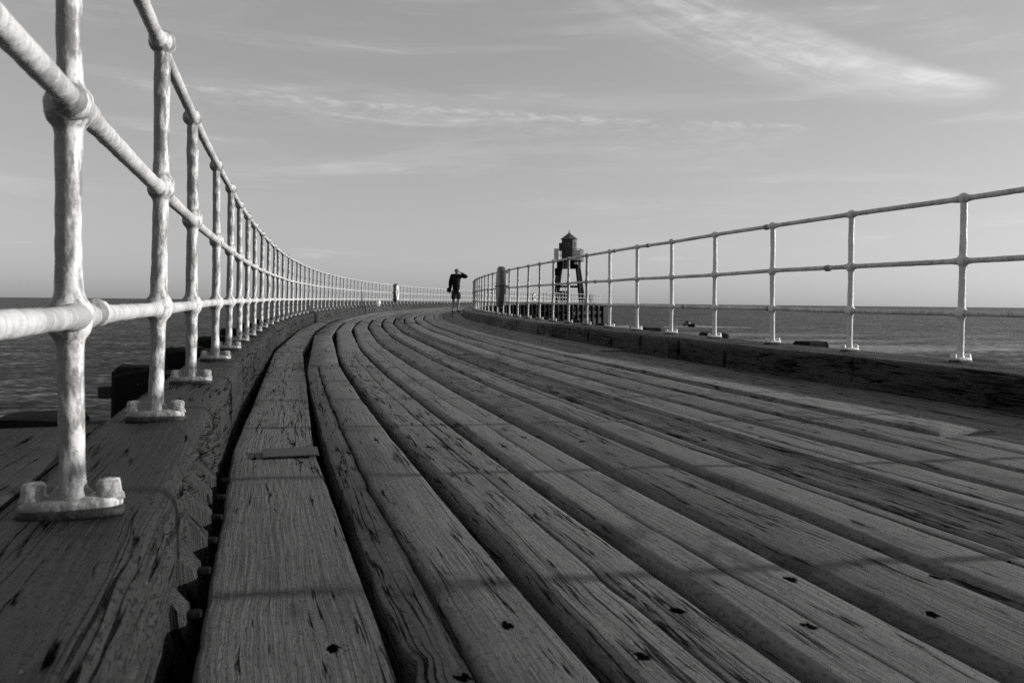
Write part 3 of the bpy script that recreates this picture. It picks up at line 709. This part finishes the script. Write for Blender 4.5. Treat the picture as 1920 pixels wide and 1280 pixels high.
E_=[(0,1),(1,2),(2,3),(3,4),(4,5),(5,6),(6,7),(0,8),(8,9),(9,10),(10,11),(11,12),(12,13),(13,14),(0,15),(15,16),(16,17),(17,18),(18,19),(19,20),(20,21),(3,22),(22,23),(23,24),(24,25),(25,26),(3,27),(27,28),(28,29),(29,30),(30,31),(31,32)]
def fingers(base,dirs,root):
    global B,E_
    for dx,dy,dz_ ,L in dirs:
        a=len(B);B.append((base[0]+dx*.5*L,base[1]+dy*.5*L,base[2]+dz_*.5*L,.010));B.append((base[0]+dx*L,base[1]+dy*L-.006,base[2]+dz_*L,.008));E_+= [(root,a),(a,a+1)]
fingers((-.23,-.05,.81),((-.25,-.1,-1,.085),(-.08,-.15,-1,.095),(.1,-.15,-1,.092),(.27,-.1,-1,.078),(.6,-.6,-.4,.06)),26)
fingers((.10,-.205,.0+1.56),((-1,-.1,.35,.08),(-1,-.05,.12,.09),(-1,0,-.1,.085),(-1,.05,-.3,.07),(-.4,.0,-.9,.05)),32)
body_o=skinned('body',B,E_,M_skin,PE)
# face
def blob(name,mat,c,r,parent=PE,seg=10):
    mb=MB();th=np.linspace(.05,np.pi-.05,8);ph=np.arange(seg)/seg*6.283;T_,P_=np.meshgrid(th,ph,indexing='ij')
    P=np.stack([c[0]+r[0]*np.sin(T_)*np.cos(P_),c[1]+r[1]*np.sin(T_)*np.sin(P_),c[2]+r[2]*np.cos(T_)],-1)
    mb.grid(P[::-1],closed=True,caps=True);o=mb.build(name,mat);o.parent=parent;return o
for s in(-1,1):
    blob('eye',M_black,(.015+s*.03,-.165,1.565),(.011,.008,.008));blob('ear',M_skin,(.015+s*.083,-.08,1.56),(.012,.022,.032))
blob('nose',M_skin,(.015,-.178,1.545),(.012,.018,.022));blob('mouth',M_shorts,(.015,-.165,1.515),(.024,.008,.006))
blob('hair',M_hair,(.012,-.065,1.605),(.084,.092,.068),seg=16)
skinned('jacket',[(0,0,.78,.20,.15),(.005,0,1.0,.21,.155),(-.005,-.01,1.18,.215,.16),(0,-.01,1.36,.17,.125),(0,-.03,1.47,.095,.085),
 (-.17,0,1.40,.085),(-.215,.02,1.14,.085),(-.222,-.02,.97,.072),(-.232,-.04,.90,.050),
 (.17,-.01,1.41,.085),(.36,-.06,1.36,.070),(.41,-.08,1.38,.066),(.25,-.155,1.47,.043),(.17,-.185,1.52,.036)],
 [(0,1),(1,2),(2,3),(3,4),(3,5),(5,6),(6,7),(7,8),(3,9),(9,10),(10,11),(11,12),(12,13)],M_black,PE)
skinned('shorts',[(0,0,.92,.15,.11),(0,0,.84,.145,.11),(-.095,0,.78,.10,.10),(-.095,-.02,.60,.100),(-.095,-.03,.49,.098),(.095,0,.78,.10,.10),(.09,-.03,.60,.100),(.09,-.045,.49,.096)],
 [(0,1),(1,2),(2,3),(3,4),(1,5),(5,6),(6,7)],M_shorts,PE)
for pts in(((-.125,.05,.06,.045),(-.125,-.03,.055,.05),(-.13,-.12,.035,.042),(-.13,-.17,.03,.03)),((.07,.09,.09,.045),(.085,.02,.06,.05),(.115,-.06,.035,.042),(.13,-.11,.03,.03))):
    skinned('shoe',pts,[(0,1),(1,2),(2,3)],M_shoe,PE,sub=1)
mb=MB();mb.box(Mx((-.27,-.08,.86)),.085,.08,.085,.03);mb.tube([(-.30,-.05,.89),(-.24,-.1,1.1),(-.1,-.16,1.3),(.06,-.1,1.44),(.10,.02,1.43)],.014,6)
bg=mb.build('shoulder_bag',M_black,angle=40);bg.location=PE.location;bg.rotation_euler=PE.rotation_euler;tag(bg,'small black shoulder bag hanging at the hip of the walking person','bag')
# ------------------------------------------------------------------ boat with two people, wake
bd=214.;bx=(1294.-960)/F*bd
BT=empty('motor_boat',(bx,bd,0.));BT.rotation_euler=(0,0,.35)
tag(BT,'small dark open motor boat heading out over the sea beyond the right railing','boat')
def hull(mb):
    rows=[]
    for y,w,zb,ztp in((-2.3,.05,.35,.75),(-1.8,.5,.05,.68),(-1.,.8,-.15,.6),(.4,.92,-.2,.55),(1.9,.9,-.2,.55)):
        rows.append([(-w,y,ztp),(-w*1.05,y,ztp-.2),(-w*.6,y,zb+.12),(0,y,zb),(w*.6,y,zb+.12),(w*1.05,y,ztp-.2),(w,y,ztp),(w*.7,y,ztp-.02),(0,y,ztp-.22),(-w*.7,y,ztp-.02)])
    mb.grid(np.array(rows,float),closed=True,caps=True)
def pt(name,mat,fn,par): 
    mb=MB();fn(mb);o=mb.build(name,mat,angle=40);o.parent=par;return o
pt('hull',M_black,hull,BT)
pt('tube',M_ring,lambda mb:[mb.tube([(s*.9,1.9,.6),(s*.93,.4,.6),(s*.82,-1.,.65),(s*.5,-1.9,.74),(0.02*s,-2.4,.82)],.2,10) for s in(-1,1)],BT)
pt('console',M_pale,lambda mb:mb.box(Mx((.0,.2,.85)),.3,.25,.4,.05),BT)
pt('outboard',M_black,lambda mb:mb.box(Mx((.0,2.1,.8)),.2,.25,.4,.08),BT)
for k,(x,y,hh,lab) in enumerate(((-.3,.7,1.0,'dark clothed person at the left of the small motor boat'),(.38,.3,1.12,'person in a pale cap standing at the right of the small motor boat'))):
    R=Matrix.Rotation(.35,4,'Z')@Vector((x,y,.42))
    q=empty('person',(bx+R.x,bd+R.y,R.z));tag(q,lab,'person')
    pts=[(0,0,.45,.14),(0,0,.75,.17),(0,0,.98,.15),(0,0,1.08,.06),(0,-.02,1.2,.10),(0,-.02,1.28,.08),(-.1,-.1,.3,.09),(-.1,-.1,0,.07),(.1,-.1,.3,.09),(.1,-.1,0,.07),(-.25,0,.95,.07),(-.3,-.15,.7,.05),(-.15,-.35,.72,.04),(.25,0,.95,.07),(.3,-.15,.7,.05),(.15,-.35,.72,.04)]
    b_=skinned('body',pts,[(0,1),(1,2),(2,3),(3,4),(4,5),(0,6),(6,7),(0,8),(8,9),(2,10),(10,11),(11,12),(2,13),(13,14),(14,15)],M_black,q,sub=1)
    c_=blob('cap',M_white if k else M_ring,(0,-.02,1.29),(.11,.12,.09),q)
mb=MB()
for s,L in((-1,7),(1,14)):
    n=30;t=np.linspace(0,1,n);P=[]
    for i,tt in enumerate(t):
        x=bx+s*(.8+L*tt);y=bd+(-1.-tt*2.5);w=(.7+1.6*tt)*(1+.5*vn(tt*9,s*3.))
        hgt=.28*(1-tt)**2*(1+.5*vn(tt*20,s*5.))+.03
        P.append([(x,y-w,.0),(x,y-w*.4,hgt*.7+.02),(x,y,hgt+.02),(x,y+w*.3,hgt*.4+.02),(x,y+w*.5,0.)])
    P=np.array(P);mb.grid(P if s>0 else P[::-1])
tag(mb.build('wake_foam',M_foam,origin=(bx,bd,0)),'white foam thrown up around the small motor boat','foam',kind='stuff')
# ------------------------------------------------------------------ sea
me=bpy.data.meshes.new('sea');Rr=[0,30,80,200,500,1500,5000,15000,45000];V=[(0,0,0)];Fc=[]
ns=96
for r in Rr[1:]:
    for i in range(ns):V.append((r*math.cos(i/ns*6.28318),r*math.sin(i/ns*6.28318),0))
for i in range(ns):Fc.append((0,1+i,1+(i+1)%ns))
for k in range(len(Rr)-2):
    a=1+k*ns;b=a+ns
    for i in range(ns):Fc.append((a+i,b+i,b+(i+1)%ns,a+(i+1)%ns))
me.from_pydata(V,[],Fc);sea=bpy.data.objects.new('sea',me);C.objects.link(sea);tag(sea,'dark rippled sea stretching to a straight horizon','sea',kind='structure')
m,t,b=newmat('sea_water',.12,0,.5)
b.inputs['IOR'].default_value=1.33
g=t.n.new('ShaderNodeNewGeometry').outputs['Position'];x,y,z=t.sep(g)
def slope(sx,sy,amp,det,off):
    n=t.n.new('ShaderNodeTexNoise');t.l.new(t.comb(t.m('MULTIPLY',x,sx),t.m('MULTIPLY',y,sy),off),n.inputs['Vector']);n.inputs['Scale'].default_value=1.;n.inputs['Detail'].default_value=det;n.inputs['Roughness'].default_value=.65
    q=t.n.new('ShaderNodeVectorMath');q.operation='SUBTRACT';t.l.new(n.outputs['Color'],q.inputs[0]);q.inputs[1].default_value=(.5,.5,.5)
    r=t.n.new('ShaderNodeVectorMath');r.operation='MULTIPLY';t.l.new(q.outputs[0],r.inputs[0]);r.inputs[1].default_value=(amp,amp,0)
    return r.outputs[0]
def vadd(a,c):
    q=t.n.new('ShaderNodeVectorMath');q.operation='ADD';t.l.new(a,q.inputs[0])
    if isinstance(c,tuple): q.inputs[1].default_value=c
    else: t.l.new(c,q.inputs[1])
    return q.outputs[0]
vv=vadd(vadd(slope(1.1,2.2,1.1,5.,0.),vadd(slope(.06,.13,.30,3.,5.),slope(.33,.8,.55,3.,9.))),(0,-.30,1.))
q=t.n.new('ShaderNodeVectorMath');q.operation='NORMALIZE';t.l.new(vv,q.inputs[0]);t.l.new(q.outputs[0],b.inputs['Normal'])
# pale slicks and old wake lines, with sun glint painted into the right-hand colour
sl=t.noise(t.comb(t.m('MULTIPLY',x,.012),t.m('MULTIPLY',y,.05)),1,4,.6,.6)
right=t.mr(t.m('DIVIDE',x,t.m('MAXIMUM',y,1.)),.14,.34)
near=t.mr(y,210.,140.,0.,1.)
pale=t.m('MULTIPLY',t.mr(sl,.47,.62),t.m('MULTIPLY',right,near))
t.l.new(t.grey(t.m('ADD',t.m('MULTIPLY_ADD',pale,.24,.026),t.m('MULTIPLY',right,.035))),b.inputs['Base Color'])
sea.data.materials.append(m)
# ------------------------------------------------------------------ sky, sun
SKP,SKM=.55,2.42
EL=math.radians(12.);AZ=math.radians(80.6)
Sd=Vector((math.sin(AZ)*math.cos(EL),math.cos(AZ)*math.cos(EL),math.sin(EL)))
sun=bpy.data.lights.new('sun','SUN');sun.energy=5.;sun.angle=math.radians(.5);sun.color=(1,.985,.97)
so=bpy.data.objects.new('sun',sun);C.objects.link(so);so.rotation_euler=Sd.to_track_quat('Z','Y').to_euler();so.location=(60,6,20)
w=bpy.data.worlds.new('World');bpy.context.scene.world=w;w.use_nodes=True;t=NT(w.node_tree)
bg=w.node_tree.nodes['Background'];sky=t.n.new('ShaderNodeTexSky');sky.sky_type='NISHITA';sky.sun_disc=False
sky.sun_elevation=EL;sky.sun_rotation=AZ;sky.air_density=1.;sky.dust_density=1.;sky.ozone_density=1.
bw=t.n.new('ShaderNodeRGBToBW');t.l.new(sky.outputs[0],bw.inputs[0])
d=t.n.new('ShaderNodeTexCoord').outputs['Generated'];x,y,z=t.sep(d)
az=t.m('ARCTAN2',x,y);hr=t.m('SQRT',t.m('ADD',t.m('MULTIPLY',x,x),t.m('MULTIPLY',y,y)));v=t.m('DIVIDE',z,t.m('MAXIMUM',hr,.001))
def band(v0,slope,up,dn,azA,azB,fa,fb,curv=0.):
    ln=t.m('MULTIPLY_ADD',az,slope,v0)
    if curv: ln=t.m('ADD',ln,t.m('MULTIPLY',t.m('MULTIPLY',az,az),curv))
    e=t.m('SUBTRACT',v,ln)
    a=t.mr(e,0.,up,1.,0.);bb=t.mr(e,-dn,0.,0.,1.)
    r=t.m('MULTIPLY',a,bb);r=t.m('MULTIPLY',r,t.mr(az,azA,azA+fa));return t.m('MULTIPLY',r,t.mr(az,azB-fb,azB,1.,0.)),e
def N(sx,sy,det=5,rg=.6,dist=0.,off=0.): return t.noise(t.comb(t.m('MULTIPLY',az,sx),t.m('MULTIPLY',v,sy),off),1,det,rg,dist)
puff=N(34.,110.,6,.65,.6);wisp=N(7.,60.,6,.62,.5);wisp2=N(3.,26.,5,.6,.6,4.)
b1,e1=band(.2345,-.050,.006,.05,-.49,.38,.10,.10,-.06)
c1=t.m('MULTIPLY',b1,t.mr(t.m('ADD',t.m('MULTIPLY',puff,.6),t.m('MULTIPLY',wisp,.5)),.45,.75))
cr,_=band(.2345,-.050,.006,.010,-.49,.38,.10,.06,-.06)
c1=t.m('ADD',t.m('MULTIPLY',c1,.48),t.m('MULTIPLY',cr,t.mr(puff,.40,.66,0.,.5)))
ln2=t.m('ADD',t.m('MULTIPLY_ADD',az,-.74,.5043),t.m('MULTIPLY',t.m('MULTIPLY',az,az),.46));e2=t.m('SUBTRACT',v,ln2)
dn2=t.m('MULTIPLY_ADD',az,.2,-.135);up2=t.m('MAXIMUM',t.m('MULTIPLY_ADD',az,-.15,.090),.006)
b2=t.m('MULTIPLY',t.mr(e2,0.,up2,1.,0.),t.mr(e2,dn2,0.));b2=t.m('MULTIPLY',b2,t.mr(az,-.06,.22));b2=t.m('MULTIPLY',b2,t.mr(az,.50,.56,1.,0.))
fib=t.noise(t.comb(t.m('MULTIPLY',az,6.),t.m('MULTIPLY',e2,42.),2.),1,6,.62,.8)
fib2=t.noise(t.comb(t.m('MULTIPLY',az,20.),t.m('MULTIPLY',v,55.),6.),1,6,.65,.9)
tip=t.mr(az,.22,.46)
c2=t.m('MULTIPLY',b2,t.m('ADD',t.mr(t.m('ADD',t.m('MULTIPLY',fib,.6),t.m('MULTIPLY',fib2,.5)),.42,.70,.15,.8),t.m('MULTIPLY',tip,.40)))
soft=t.m('MULTIPLY',t.mr(wisp2,.45,.75),t.mr(v,.02,.15));thin=t.m('MULTIPLY',t.mr(wisp,.55,.72),t.mr(wisp2,.5,.6))
cl=t.m('ADD',t.m('MULTIPLY',c1,.42),t.m('MULTIPLY',c2,.68));cl=t.m('ADD',cl,t.m('MULTIPLY',soft,.16));cl=t.m('ADD',cl,t.m('MULTIPLY',thin,.16))
skyv=t.m('MULTIPLY',t.m('POWER',bw.outputs[0],SKP),SKM)
# thin cloud adds white scattering; brightness of cloud itself
fin=t.m('MULTIPLY_ADD',cl,4.0,skyv)
t.l.new(t.grey(fin),bg.inputs['Color']);bg.inputs['Strength'].default_value=.10
# ------------------------------------------------------------------ camera
cam=bpy.data.cameras.new('camera');co=bpy.data.objects.new('camera',cam);C.objects.link(co);bpy.context.scene.camera=co
cam.sensor_width=36;cam.lens=F/1920*36;cam.shift_y=-(640-566.8)/1920;cam.clip_end=100000;cam.clip_start=.05
c_,s_=math.cos(TH),math.sin(TH)
R=Matrix(((c_,-s_,0),(0,0,-1),(s_,c_,0))).to_4x4()
co.matrix_world=Matrix.Translation((0,0,CZ))@R
cam.dof.use_dof=True;cam.dof.focus_distance=4.5;cam.dof.aperture_fstop=9.
sc=bpy.context.scene;sc.cycles.use_denoising=False;sc.view_settings.view_transform='Standard';sc.view_settings.look='None';sc.view_settings.gamma=1.;sc.view_settings.exposure=0.
sc.render.resolution_x=1024;sc.render.resolution_y=682
